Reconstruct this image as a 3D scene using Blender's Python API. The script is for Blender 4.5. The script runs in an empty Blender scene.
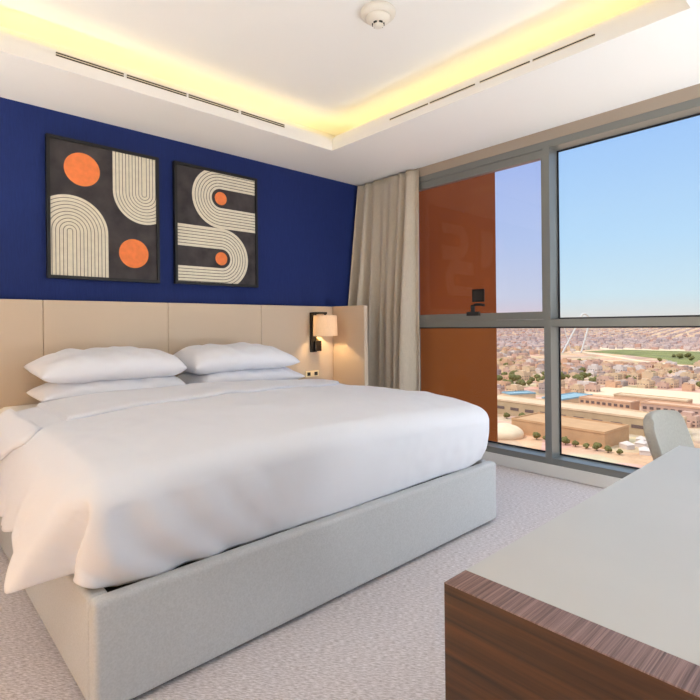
import bpy, bmesh, math, random
from mathutils import Vector, Matrix, noise
random.seed(7)
SC = bpy.context.scene
COL = SC.collection
R = math.radians

# ------------------------------------------------------------------ helpers
def link(o, parent=None):
    COL.objects.link(o)
    if parent is not None:
        o.parent = parent
    return o

def tag(o, label=None, cat=None, group=None, kind=None):
    if label: o['label'] = label
    if cat: o['category'] = cat
    if group: o['group'] = group
    if kind: o['kind'] = kind
    return o

def thing(name, label, cat, loc=(0, 0, 0), rz=0, group=None):
    o = bpy.data.objects.new(name, None)
    o.empty_display_size = .1
    o.location = loc
    o.rotation_euler = (0, 0, rz)
    link(o)
    return tag(o, label, cat, group)

def obj(name, bm, mats, parent=None, smooth=False, kind=None, loc=None):
    me = bpy.data.meshes.new(name)
    bm.normal_update()
    bm.to_mesh(me); bm.free()
    if not isinstance(mats, (list, tuple)): mats = [mats]
    for m in mats: me.materials.append(m)
    if smooth:
        for p in me.polygons: p.use_smooth = True
    o = bpy.data.objects.new(name, me)
    link(o, parent)
    if loc is not None: o.location = loc
    if kind: o['kind'] = kind
    return o

def box(bm, x0, x1, y0, y1, z0, z1, mi=0, mat=None):
    vs = [bm.verts.new(p) for p in ((x0,y0,z0),(x1,y0,z0),(x1,y1,z0),(x0,y1,z0),
                                    (x0,y0,z1),(x1,y0,z1),(x1,y1,z1),(x0,y1,z1))]
    if mat is not None:
        for v in vs: v.co = mat @ v.co
    fs = []
    for f in ((3,2,1,0),(4,5,6,7),(0,1,5,4),(1,2,6,5),(2,3,7,6),(3,0,4,7)):
        fc = bm.faces.new([vs[i] for i in f]); fc.material_index = mi; fs.append(fc)
    return vs, fs

def bbox(x0, x1, y0, y1, z0, z1, bev=0.0, seg=2):
    bm = bmesh.new()
    box(bm, x0, x1, y0, y1, z0, z1)
    if bev > 0:
        bmesh.ops.bevel(bm, geom=list(bm.edges), offset=bev, segments=seg, profile=.5, affect='EDGES')
    return bm

def rbox(x0, x1, y0, y1, z0, z1, r, step=.05, skip=()):
    """rounded box on a fine grid; r may be (rx,ry,rz-like) scalar. skip: face names not built"""
    bm = bmesh.new()
    lo = Vector((x0,y0,z0)); hi = Vector((x1,y1,z1))
    def axis(a, b):
        n = max(2, int((b-a-2*r)/step))
        pts = [a + r*(1-math.cos(k/5*math.pi/2)) *0 + r*k/5 for k in range(5)]
        pts += [a+r+(b-a-2*r)*k/n for k in range(n+1)]
        pts += [b-r+r*(k+1)/5 for k in range(5)]
        return pts
    A = [axis(lo[i], hi[i]) for i in range(3)]
    def mapp(p):
        q = Vector((min(max(p[i], lo[i]+r), hi[i]-r) for i in range(3)))
        d = p-q
        # cube corner -> sphere
        if d.length > 1e-9:
            m = max(abs(c) for c in d)
            # tangent mapping keeps the spacing even
            e = Vector((math.tan(c/r*math.pi/4)*r if r > 0 else 0 for c in d))
            d = e.normalized()*m if m > 0 else d
        return q+d
    faces = {'x0':(0,lo[0]),'x1':(0,hi[0]),'y0':(1,lo[1]),'y1':(1,hi[1]),'z0':(2,lo[2]),'z1':(2,hi[2])}
    for nm,(ax,val) in faces.items():
        if nm in skip: continue
        u,v = [i for i in range(3) if i != ax]
        grid = []
        for a in A[u]:
            row = []
            for b in A[v]:
                p = [0,0,0]; p[ax]=val; p[u]=a; p[v]=b
                row.append(bm.verts.new(mapp(Vector(p))))
            grid.append(row)
        for i in range(len(grid)-1):
            for j in range(len(grid[0])-1):
                q = [grid[i][j],grid[i+1][j],grid[i+1][j+1],grid[i][j+1]]
                bm.faces.new(q)
    bmesh.ops.remove_doubles(bm, verts=bm.verts, dist=1e-5)
    bmesh.ops.recalc_face_normals(bm, faces=bm.faces)
    return bm

def cyl(bm, c, r1, r2, z0, z1, n=32, mi=0, caps=True, mat=None):
    a = []; b = []
    for k in range(n):
        t = 2*math.pi*k/n
        p = Vector((c[0]+r1*math.cos(t), c[1]+r1*math.sin(t), z0)); q = Vector((c[0]+r2*math.cos(t), c[1]+r2*math.sin(t), z1))
        if mat is not None: p = mat@p; q = mat@q
        a.append(bm.verts.new(p)); b.append(bm.verts.new(q))
    for k in range(n):
        f = bm.faces.new([a[k], a[(k+1)%n], b[(k+1)%n], b[k]]); f.material_index = mi; f.smooth = True
    if caps:
        f = bm.faces.new(a[::-1]); f.material_index = mi
        f = bm.faces.new(b); f.material_index = mi

def lathe(bm, c, prof, n=40, mi=0, caps=True):
    rings = []
    for r, z in prof:
        rings.append([bm.verts.new((c[0]+r*math.cos(2*math.pi*k/n), c[1]+r*math.sin(2*math.pi*k/n), c[2]+z)) for k in range(n)])
    for a, b in zip(rings, rings[1:]):
        for k in range(n):
            f = bm.faces.new([a[k], a[(k+1)%n], b[(k+1)%n], b[k]]); f.material_index = mi; f.smooth = True
    for ring in ((rings[0][::-1], rings[-1]) if caps else ()):
        f = bm.faces.new(ring); f.material_index = mi

def tube(bm, pts, rad, n=10, mi=0):
    pts = [Vector(p) for p in pts]
    rings = []
    up = Vector((0,0,1))
    for i, p in enumerate(pts):
        d = (pts[min(i+1,len(pts)-1)]-pts[max(i-1,0)]).normalized()
        s = d.cross(up)
        if s.length < 1e-3: s = d.cross(Vector((1,0,0)))
        s.normalize(); t = s.cross(d)
        rr = rad[i] if isinstance(rad,(list,tuple)) else rad
        rings.append([bm.verts.new(p+rr*(math.cos(2*math.pi*k/n)*s+math.sin(2*math.pi*k/n)*t)) for k in range(n)])
    for a,b in zip(rings,rings[1:]):
        for k in range(n):
            f = bm.faces.new([a[k],a[(k+1)%n],b[(k+1)%n],b[k]]); f.material_index = mi; f.smooth = True
    bm.faces.new(rings[0][::-1]).material_index = mi; bm.faces.new(rings[-1]).material_index = mi

def copy_tree(o, parent=None):
    c = o.copy(); COL.objects.link(c)
    if parent is not None: c.parent = parent
    for ch in [x for x in bpy.data.objects if x.parent == o]:
        copy_tree(ch, c)
    return c

# ------------------------------------------------------------------ materials
def srgb(r, g, b):
    f = lambda c: (c/255/12.92) if c/255 <= .04045 else ((c/255+.055)/1.055)**2.4
    return (f(r), f(g), f(b), 1)

def mat(name, col, rough=.6, metal=0, spec=.5, noise_s=0, noise_amt=.0, bump=0, bump_s=200, stretch=(1,1,1), sheen=0, col2=None, detail=4):
    m = bpy.data.materials.new(name); m.use_nodes = True
    nt = m.node_tree; N = nt.nodes; L = nt.links
    b = N['Principled BSDF']
    b.inputs['Base Color'].default_value = col
    b.inputs['Roughness'].default_value = rough
    b.inputs['Metallic'].default_value = metal
    b.inputs['Specular IOR Level'].default_value = spec
    if sheen: b.inputs['Sheen Weight'].default_value = sheen
    tc = N.new('ShaderNodeTexCoord'); mp = N.new('ShaderNodeMapping')
    mp.inputs['Scale'].default_value = stretch
    L.new(tc.outputs['Object'], mp.inputs['Vector'])
    if noise_s:
        n = N.new('ShaderNodeTexNoise'); n.inputs['Scale'].default_value = noise_s; n.inputs['Detail'].default_value = detail
        L.new(mp.outputs['Vector'], n.inputs['Vector'])
        rp = N.new('ShaderNodeValToRGB')
        c2 = col2 or tuple(c*(1-noise_amt) for c in col[:3])+(1,)
        rp.color_ramp.elements[0].position = .32; rp.color_ramp.elements[1].position = .68
        rp.color_ramp.elements[0].color = c2; rp.color_ramp.elements[1].color = col
        L.new(n.outputs['Fac'], rp.inputs['Fac']); L.new(rp.outputs['Color'], b.inputs['Base Color'])
    if bump:
        n2 = N.new('ShaderNodeTexNoise'); n2.inputs['Scale'].default_value = bump_s; n2.inputs['Detail'].default_value = 3
        L.new(mp.outputs['Vector'], n2.inputs['Vector'])
        bp = N.new('ShaderNodeBump'); bp.inputs['Strength'].default_value = bump; bp.inputs['Distance'].default_value = .003
        L.new(n2.outputs['Fac'], bp.inputs['Height']); L.new(bp.outputs['Normal'], b.inputs['Normal'])
    return m

def emit(name, col, strength):
    m = bpy.data.materials.new(name); m.use_nodes = True
    N = m.node_tree.nodes; N.clear()
    e = N.new('ShaderNodeEmission'); e.inputs['Color'].default_value = col; e.inputs['Strength'].default_value = strength
    o = N.new('ShaderNodeOutputMaterial'); m.node_tree.links.new(e.outputs[0], o.inputs[0])
    return m

def glass(name, tint=(1,1,1,1), refl=.05):
    m = bpy.data.materials.new(name); m.use_nodes = True
    N = m.node_tree.nodes; L = m.node_tree.links; N.clear()
    t = N.new('ShaderNodeBsdfTransparent'); t.inputs['Color'].default_value = tint
    g = N.new('ShaderNodeBsdfGlossy'); g.inputs['Roughness'].default_value = .0
    mx = N.new('ShaderNodeMixShader'); mx.inputs['Fac'].default_value = refl
    o = N.new('ShaderNodeOutputMaterial')
    L.new(t.outputs[0], mx.inputs[1]); L.new(g.outputs[0], mx.inputs[2]); L.new(mx.outputs[0], o.inputs[0])
    return m

def wood(name, c1, c2, scale, stretch, rough=.35):
    m = bpy.data.materials.new(name); m.use_nodes = True
    N = m.node_tree.nodes; L = m.node_tree.links; b = N['Principled BSDF']
    tc = N.new('ShaderNodeTexCoord'); mp = N.new('ShaderNodeMapping'); mp.inputs['Scale'].default_value = stretch
    L.new(tc.outputs['Object'], mp.inputs['Vector'])
    n1 = N.new('ShaderNodeTexNoise'); n1.inputs['Scale'].default_value = scale; n1.inputs['Detail'].default_value = 6; n1.inputs['Distortion'].default_value = .6
    n2 = N.new('ShaderNodeTexNoise'); n2.inputs['Scale'].default_value = scale*6; n2.inputs['Detail'].default_value = 3
    L.new(mp.outputs['Vector'], n1.inputs['Vector']); L.new(mp.outputs['Vector'], n2.inputs['Vector'])
    mx = N.new('ShaderNodeMath'); mx.operation = 'MULTIPLY_ADD'; mx.inputs[1].default_value = .35
    L.new(n2.outputs['Fac'], mx.inputs[0]); L.new(n1.outputs['Fac'], mx.inputs[2])
    rp = N.new('ShaderNodeValToRGB'); rp.color_ramp.elements[0].position = .48; rp.color_ramp.elements[1].position = .85
    rp.color_ramp.elements[0].color = c1; rp.color_ramp.elements[1].color = c2
    L.new(mx.outputs[0], rp.inputs['Fac']); L.new(rp.outputs['Color'], b.inputs['Base Color'])
    b.inputs['Roughness'].default_value = rough
    bp = N.new('ShaderNodeBump'); bp.inputs['Strength'].default_value = .15; bp.inputs['Distance'].default_value = .002
    L.new(mx.outputs[0], bp.inputs['Height']); L.new(bp.outputs['Normal'], b.inputs['Normal'])
    return m

def carpet_mat():
    m = bpy.data.materials.new('carpet_weave'); m.use_nodes = True
    N = m.node_tree.nodes; L = m.node_tree.links; b = N['Principled BSDF']
    b.inputs['Roughness'].default_value = .95; b.inputs['Specular IOR Level'].default_value = .1
    tc = N.new('ShaderNodeTexCoord'); mp = N.new('ShaderNodeMapping')
    mp.inputs['Rotation'].default_value = (0, 0, R(52))
    m2 = N.new('ShaderNodeMapping'); m2.inputs['Scale'].default_value = (.55, 2.6, 1)
    L.new(tc.outputs['Object'], mp.inputs['Vector']); L.new(mp.outputs['Vector'], m2.inputs['Vector'])
    mp = m2
    n = N.new('ShaderNodeTexNoise'); n.inputs['Scale'].default_value = 90; n.inputs['Detail'].default_value = 4; n.inputs['Roughness'].default_value = .65
    L.new(mp.outputs['Vector'], n.inputs['Vector'])
    rp = N.new('ShaderNodeValToRGB'); e = rp.color_ramp.elements
    e[0].position = .38; e[1].position = .62
    e[0].color = srgb(184,176,178); e[1].color = srgb(234,229,233)
    L.new(n.outputs['Fac'], rp.inputs['Fac']); L.new(rp.outputs['Color'], b.inputs['Base Color'])
    bp = N.new('ShaderNodeBump'); bp.inputs['Strength'].default_value = .5; bp.inputs['Distance'].default_value = .006
    L.new(n.outputs['Fac'], bp.inputs['Height']); L.new(bp.outputs['Normal'], b.inputs['Normal'])
    return m

def translucent(name, col, amt=.5, rough=.8):
    m = bpy.data.materials.new(name); m.use_nodes = True
    N = m.node_tree.nodes; L = m.node_tree.links; N.clear()
    d = N.new('ShaderNodeBsdfDiffuse'); d.inputs['Color'].default_value = col
    t = N.new('ShaderNodeBsdfTranslucent'); t.inputs['Color'].default_value = col
    n = N.new('ShaderNodeTexNoise'); n.inputs['Scale'].default_value = 60
    tc = N.new('ShaderNodeTexCoord'); mp = N.new('ShaderNodeMapping'); mp.inputs['Scale'].default_value = (6,6,.4)
    L.new(tc.outputs['Object'], mp.inputs['Vector']); L.new(mp.outputs['Vector'], n.inputs['Vector'])
    rp = N.new('ShaderNodeValToRGB'); rp.color_ramp.elements[0].position=.3; rp.color_ramp.elements[1].position=.7
    rp.color_ramp.elements[0].color = tuple(c*.82 for c in col[:3])+(1,); rp.color_ramp.elements[1].color = col
    L.new(n.outputs['Fac'], rp.inputs['Fac']); L.new(rp.outputs['Color'], d.inputs['Color'])
    mx = N.new('ShaderNodeMixShader'); mx.inputs['Fac'].default_value = amt
    o = N.new('ShaderNodeOutputMaterial')
    L.new(d.outputs[0], mx.inputs[1]); L.new(t.outputs[0], mx.inputs[2]); L.new(mx.outputs[0], o.inputs[0])
    return m

M = {}
M['blue'] = mat('navy_wallcovering', srgb(30,48,110), .75, spec=.25, noise_s=60, noise_amt=.22, bump=.25, bump_s=60, stretch=(6,6,.25))
M['white_paint'] = mat('white_ceiling_paint', srgb(242,240,237), .85, spec=.2, bump=.03, bump_s=80)
M['wall_paint'] = mat('pale_wall_paint', srgb(222,222,220), .85, spec=.2, bump=.03, bump_s=80)
M['taupe'] = mat('taupe_blind_box', srgb(168,152,136), .6, bump=.05, bump_s=90)
M['carpet'] = carpet_mat()
M['alu'] = mat('grey_anodised_frame', srgb(126,127,124), .32, metal=.3, bump=.03, bump_s=300)
M['gasket'] = mat('black_rubber_gasket', srgb(22,24,34), .6)
M['glass'] = glass('clear_window_glass', (.97,.985,.98,1), .008)
M['sash_glass'] = glass('tinted_sash_glass', (.95,.88,.93,1), .015)
M['leather'] = mat('beige_headboard_leather', srgb(204,186,165), .5, spec=.35, bump=.08, bump_s=260)
M['linen'] = mat('white_bed_linen', srgb(230,232,240), .75, spec=.2, bump=.04, bump_s=420, sheen=.15)
M['base_fabric'] = mat('pale_bed_base_fabric', srgb(196,198,201), .85, spec=.2, noise_s=170, noise_amt=.13, bump=.25, bump_s=170)
M['black'] = mat('black_underbed', srgb(18,18,20), .7)
M['mattress'] = mat('mattress_ticking', srgb(225,224,222), .8, bump=.1, bump_s=90)
M['black_frame'] = mat('black_frame_wood', srgb(10,10,11), .5, bump=.04, bump_s=90)
M['canvas'] = mat('charcoal_mottled_print', srgb(72,66,68), .8, noise_s=9, noise_amt=.55, col2=srgb(42,39,44), bump=.04, bump_s=60, detail=8)
M['cream_ink'] = mat('cream_print_ink', srgb(232,225,206), .8, noise_s=30, noise_amt=.1)
M['orange_ink'] = mat('orange_print_ink', srgb(246,136,76), .8, noise_s=30, noise_amt=.14)
M['bronze'] = mat('dark_bronze_metal', srgb(40,34,31), .4, metal=.6, bump=.02, bump_s=200)
M['brass'] = mat('warm_brass', srgb(190,160,110), .35, metal=.8)
M['shade'] = translucent('cream_lamp_shade', srgb(240,228,210), .3)
M['curtain'] = translucent('beige_linen_curtain', srgb(228,217,200), .3)
M['walnut'] = wood('walnut_panel', srgb(34,18,8), srgb(84,48,22), 4, (1, .3, 12), .5)
M['walnut_edge'] = wood('walnut_edge_grain', srgb(84,58,52), srgb(160,128,120), 14, (.3, 24, 1), .3)
M['desk_white'] = mat('white_laminate', srgb(206,204,200), .32, spec=.5, noise_s=3, noise_amt=.05, stretch=(1,.4,1))
M['grey_fabric'] = mat('light_grey_upholstery', srgb(176,174,168), .85, spec=.2, noise_s=120, noise_amt=.1, bump=.15, bump_s=260)
M['chair_leg'] = mat('dark_chair_leg', srgb(60,45,35), .45, bump=.03, bump_s=90)
M['detector'] = mat('white_detector_plastic', srgb(228,222,212), .45)
M['detector_dark'] = mat('dark_sensor_slot', srgb(25,22,20), .6)
M['socket'] = mat('cream_socket_plastic', srgb(238,224,190), .4)
M['vent_dark'] = mat('dark_vent_slot', srgb(38,32,26), .7)
M['vent_rim'] = mat('cream_vent_rim', srgb(226,216,194), .6)
M['nightstand'] = wood('nightstand_wood', srgb(80,52,34), srgb(140,98,64), 5, (1,.5,6), .4)
M['terracotta'] = mat('terracotta_facade', srgb(130,68,16), .8, noise_s=.8, noise_amt=.12, spec=.2)
M['led'] = emit('warm_led', (1.0,.76,.26,1), 6.5)
M['bulb'] = emit('warm_bulb', (1.0,.68,.34,1), 280)
M['globe_neutral'] = emit('neutral_globe', (.84,.92,1.0,1), 1.5)  # from here on: emitters of the added fill lights
M['globe_cool'] = emit('cool_globe', (.84,.92,1.0,1), 8)
M['uplight'] = emit('uplight_lens', (.80,.925,1.0,1), 72)
M['uplight_warm'] = emit('warm_uplight_lens', (.98,.94,.83,1), 225)
M['uplight_day'] = emit('neutral_uplight_lens', (.93,.985,1.0,1), 152)
M['globe_warm'] = emit('warm_globe', (1.0,.53,.16,1), 42)
M['down'] = emit('downlight_lens', (1.0,.96,.92,1), 6)

# ------------------------------------------------------------------ camera
H = 1.15
F = 505.0; yaw = R(42.84); roll = R(-.6); SY = -24.6
fw = Vector((math.sin(yaw), math.cos(yaw), 0)); rt = Vector((math.cos(yaw), -math.sin(yaw), 0)); upv = Vector((0,0,1))
r2 = rt*math.cos(roll)+upv*math.sin(roll); u2 = -rt*math.sin(roll)+upv*math.cos(roll)
cd = bpy.data.cameras.new('camera'); cam = bpy.data.objects.new('camera', cd); COL.objects.link(cam)
mw = Matrix((r2, u2, -fw)).transposed().to_4x4(); mw.translation = (0,0,H)
cam.matrix_world = mw
cd.sensor_fit = 'HORIZONTAL'; cd.sensor_width = 36; cd.lens = F/700*36
cd.shift_y = SY/700; cd.clip_start = .02; cd.clip_end = 60000
SC.camera = cam

# ------------------------------------------------------------------ room shell
XW, YW, HC = 3.665, 3.79, 2.60
X0, Y0 = -1.6, -.95
HT = 2.86                      # raised ceiling
CX0, CX1, CY0, CY1 = .10, 2.75, .63, 3.16   # cove opening
WY0, WY1 = -.75, 3.18          # window extent

o = obj('floor', bbox(X0-.1, XW+.15, Y0-.1, YW+.1, -.15, 0), M['carpet'], kind='structure')
obj('wall_north', bbox(X0-.1, XW+.15, YW, YW+.12, 0, HT+.1), M['blue'], kind='structure')
obj('wall_south', bbox(X0-.1, XW+.15, Y0-.12, Y0, 0, HT+.1), M['wall_paint'], kind='structure')
obj('wall_west', bbox(X0-.12, X0, Y0, YW, 0, HT+.1), M['wall_paint'], kind='structure')
bm = bmesh.new()
box(bm, XW, XW+.15, WY1, YW, 0, HC+.2); box(bm, XW, XW+.15, Y0, WY0, 0, HC+.2)
box(bm, XW+.02, XW+.15, WY0, WY1, HC, HC+.2)
obj('wall_east', bm, M['wall_paint'], kind='structure')

# ceiling: lowered border with a cove trough around a raised middle
bm = bmesh.new()
zl = HC+.065
T = .26
def ring(bm, x0,x1,y0,y1, ax0,ax1,ay0,ay1, z0,z1):
    box(bm, ax0,ax1, y1,ay1, z0,z1); box(bm, ax0,ax1, ay0,y0, z0,z1)
    box(bm, x1,ax1, y0,y1, z0,z1); box(bm, ax0,x0, y0,y1, z0,z1)
ring(bm, CX0,CX1,CY0,CY1, X0,XW+.02,Y0,YW, HC, zl)
ring(bm, CX0-T,CX1+T,CY0-T,CY1+T, X0,XW+.02,Y0,YW, zl, HT)
ring(bm, CX0-.025,CX1+.025,CY0-.025,CY1+.025, CX0-.045,CX1+.045,CY0-.045,CY1+.045, zl, HC+.115)
box(bm, X0, XW+.02, Y0, YW, HT, HT+.08)
obj('ceiling', bm, M['white_paint'], kind='structure')

# taupe blind box over the window, cream upstand below it
obj('trim_1', bbox(XW-.004, XW+.02, WY0, WY1+.08, 2.518, HC), M['taupe'], kind='structure')
obj('baseboard_east', bbox(XW-.006, XW+.02, WY0, WY1, 0.004, .094, .002, 1), M['wall_paint'], kind='structure')
obj('baseboard_south', bbox(X0, XW, Y0, Y0+.014, 0, .09, .003, 1), M['wall_paint'], kind='structure')
obj('baseboard_west', bbox(X0, X0+.014, Y0+.02, YW, 0, .09, .003, 1), M['wall_paint'], kind='structure')
obj('trim_2', bbox(XW+.02, XW+.16, WY0, WY1, -.15, .092), M['wall_paint'], kind='structure')

# ------------------------------------------------------------------ window
win = bpy.data.objects.new('window_1', None); link(win); win['kind'] = 'structure'
XD = XW+.155
XG = XW+.135
FT, FB = 2.518, .094
FTi, FBi = 2.466, .142
MY0, MY1 = 1.747, 1.798
TZ0, TZ1 = 1.125, 1.181
bm = bmesh.new()
box(bm, XW, XD, WY0, WY1, FTi, FT); box(bm, XW, XD, WY0, WY1, FB, FBi)
box(bm, XW, XD, WY1-.06, WY1, FBi, FTi); box(bm, XW, XD, WY0, WY0+.06, FBi, FTi)
obj('window_frame', bm, M['alu'], win)
obj('mullion', bbox(XW-.002, XD, MY0, MY1, FB+.002, FT-.002), M['alu'], win)
obj('mullion', bbox(XW-.002, XD, -.42, -.37, FB+.002, FT-.002), M['alu'], win)
obj('transom', bbox(XW-.001, XG-.005, MY1, WY1-.06, TZ0, TZ1), M['alu'], win)
obj('transom', bbox(XW-.001, XG-.005, -.37, MY0, TZ0, TZ1), M['alu'], win)
def pane(y0,y1,z0,z1,x=XG,m='glass'):
    p = obj('glass_pane', bbox(x, x+.008, y0,y1,z0,z1), M[m], win)
    g = .012
    bm = bmesh.new()
    for a in ((y0,y1,z0,z0+g),(y0,y1,z1-g,z1),(y0,y0+g,z0+g,z1-g),(y1-g,y1,z0+g,z1-g)):
        box(bm, x-.006, x, *a)
    obj('gasket', bm, M['gasket'], p)
pane(MY1, WY1-.06, FBi, TZ0)
pane(-.37, MY0, TZ1, FTi); pane(-.37, MY0, FBi, TZ0)
pane(WY0+.06, -.42, FBi, FTi)
# opening sash, upper left
s0, s1, z0, z1 = MY1+.001, WY1-.061, TZ1+.001, FTi-.001
bm = bmesh.new()
xs0, xs1 = XW+.008, XW+.06
box(bm, xs0,xs1, s0,s1, z0, z0+.058); box(bm, xs0,xs1, s0,s1, z1-.062, z1)
box(bm, xs0,xs1, s0,s0+.016, z0+.058, z1-.062); box(bm, xs0,xs1, s1-.05,s1, z0+.058, z1-.062)
sash = obj('sash', bm, M['alu'], win)
obj('glass_pane', bbox(XW+.032, XW+.040, s0+.016, s1-.05, z0+.058, z1-.062), M['sash_glass'], sash)
bm = bmesh.new()
hz = z0+.058
box(bm, XW-.018, XW+.008, 2.355, 2.475, hz-.02, hz+.014)
box(bm, XW-.030, XW-.010, 2.395, 2.425, hz+.005, hz+.07)
tube(bm, [(XW-.02,2.41,hz+.062),(XW-.024,2.38,hz+.074),(XW-.026,2.33,hz+.072),(XW-.026,2.295,hz+.064)], .011, 8)
obj('handle', bm, M['black'], sash)
# dark square plate stuck on the sash glass
bm = bbox(XW+.018, XW+.0315, 2.325, 2.445, 1.337, 1.445, .004, 1)
o = obj('latch_plate', bm, M['bronze'])
tag(o, 'small black square plate on the sash glass above the window handle', 'window plate')
obj('plate_face', bbox(XW+.014, XW+.018, 2.342, 2.428, 1.352, 1.43), M['detector_dark'], o)

# ------------------------------------------------------------------ slot diffusers and LED strips
def diffuser(name, along, a0, a1, pos, zc, h, label, grp):
    t = thing(name, label, 'air vent', group=grp)
    def bx(b0,b1,d0,d1,q0,q1):
        return bbox(b0,b1,pos+d0,pos+d1,q0,q1) if along == 'x' else bbox(pos+d0,pos+d1,b0,b1,q0,q1)
    obj('slot', bx(a0,a1,-.002,.006,zc-h/2,zc+h/2), M['vent_dark'], t)
    bm = bx(a0,a1,-.005,-.001,zc-.0025,zc+.0025)
    if h > .012: obj('blade', bm, M['vent_rim'], t)
    else: bm.free()
    bm = bmesh.new()
    for q0,q1 in ((zc-h/2-.003,zc-h/2),(zc+h/2,zc+h/2+.003)):
        if along == 'x': box(bm,a0,a1,pos-.004,pos+.004,q0,q1)
        else: box(bm,pos-.004,pos+.004,a0,a1,q0,q1)
    obj('rim', bm, M['vent_rim'], t)
    return t
n_ord = ['leftmost', 'second from the left', 'third from the left', 'rightmost']
for k,(a,b) in enumerate(((.727,1.093),(1.112,1.494),(1.510,1.884),(1.908,2.285))):
    diffuser('slot_diffuser','x',a,b,CY1+.024,HC+.088,.022,
      f'{n_ord[k]} of the four dark slot vents in the cove above the pictures','slot vents above the pictures')
n_ord = ['nearest the room corner', 'second from the room corner', 'third from the room corner', 'farthest from the room corner']
for k,(a,b) in enumerate(((2.158,2.511),(1.785,2.141),(1.418,1.749),(1.056,1.400))):
    diffuser('slot_diffuser','y',a,b,CX1-.001,HC+.058,.008,
      f'thin slot vent in the cove edge along the window, {n_ord[k]}','slot vents along the window')
lab = {'north':'warm light strip hidden in the ceiling cove above the pictures','south':'warm light strip in the ceiling cove nearest the camera',
       'east':'warm light strip hidden in the ceiling cove along the window','west':'warm light strip in the ceiling cove on the left'}
for nm,(a0,a1,b0,b1) in {'north':(CX0-.1,CX1+.1,CY1+.10,CY1+.12),'south':(CX0-.1,CX1+.1,CY0-.12,CY0-.10),
        'east':(CX1+.10,CX1+.12,CY0-.09,CY1+.09),'west':(CX0-.12,CX0-.10,CY0-.09,CY1+.09)}.items():
    o = obj('led_strip', bbox(a0,a1,b0,b1,zl+.001,zl+.013), M['led']); tag(o, lab[nm], 'light strip', 'cove light strips')

# ------------------------------------------------------------------ smoke detector
t = thing('smoke_detector', 'round white smoke detector on the raised ceiling', 'smoke detector', (1.995,1.90,HT))
bm = bmesh.new(); lathe(bm, (0,0,0), [(.02,0),(.092,0),(.096,-.006),(.096,-.018),(.090,-.028),(.072,-.036),(.066,-.036)]); obj('base', bm, M['detector'], t)
bm = bmesh.new(); lathe(bm, (0,0,0), [(.066,-.034),(.066,-.042),(.060,-.054),(.046,-.066),(.030,-.070)]); obj('chamber', bm, M['detector'], t)
bm = bmesh.new()
for k in range(6):
    mt = Matrix.Rotation(2*math.pi*k/6+.2,4,'Z')
    box(bm, .026,.034, -.009,.009, -.078,-.069, mat=mt)
obj('sensor_slot', bm, M['detector_dark'], t)
bm = bmesh.new(); lathe(bm, (0,0,0), [(.028,-.070),(.030,-.078),(.024,-.086),(.010,-.089)]); obj('cap', bm, M['detector'], t)

# ------------------------------------------------------------------ pictures
def clip_poly(poly, x0,x1,y0,y1):
    def cl(p, ins, inter):
        out = []
        for i in range(len(p)):
            a, b = p[i-1], p[i]
            if ins(b):
                if not ins(a): out.append(inter(a,b))
                out.append(b)
            elif ins(a): out.append(inter(a,b))
        return out
    for ax,val,sg in ((0,x0,1),(0,x1,-1),(1,y0,1),(1,y1,-1)):
        if len(poly) < 3: return []
        ins = lambda p: (p[ax]-val)*sg >= 0
        def inter(a,b):
            t = (val-a[ax])/(b[ax]-a[ax]); return (a[0]+t*(b[0]-a[0]), a[1]+t*(b[1]-a[1]))
        poly = cl(poly, ins, inter)
    return poly
W_, H_ = .70, .90
def flat(bm, poly, mi, yo):
    p = clip_poly(poly, 0, W_, 0, H_)
    if len(p) < 3: return
    vs = [bm.verts.new((x-W_/2, yo, H_-y-.0)) for x,y in p]
    try:
        f = bm.faces.new(vs); f.material_index = mi
    except ValueError: pass
def disc(bm, cx, cy, r, mi, yo):
    flat(bm, [(cx+r*math.cos(2*math.pi*k/48), cy+r*math.sin(2*math.pi*k/48)) for k in range(48)], mi, yo)
def band(bm, pts_in, pts_out, mi, yo):
    for i in range(len(pts_in)-1):
        flat(bm, [pts_in[i],pts_in[i+1],pts_out[i+1],pts_out[i]], mi, yo)
def arch(bm, cx, cy, r0, r1, a0, a1, tail, L, yo, mi=1):
    n = 32
    pi = [(cx+r0*math.cos(a0+(a1-a0)*k/n), cy+r0*math.sin(a0+(a1-a0)*k/n)) for k in range(n+1)]
    po = [(cx+r1*math.cos(a0+(a1-a0)*k/n), cy+r1*math.sin(a0+(a1-a0)*k/n)) for k in range(n+1)]
    pi = [(pi[0][0]+tail[0]*L, pi[0][1]+tail[1]*L)]+pi+[(pi[-1][0]+tail[0]*L, pi[-1][1]+tail[1]*L)]
    po = [(po[0][0]+tail[0]*L, po[0][1]+tail[1]*L)]+po+[(po[-1][0]+tail[0]*L, po[-1][1]+tail[1]*L)]
    band(bm, pi, po, mi, yo)
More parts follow.
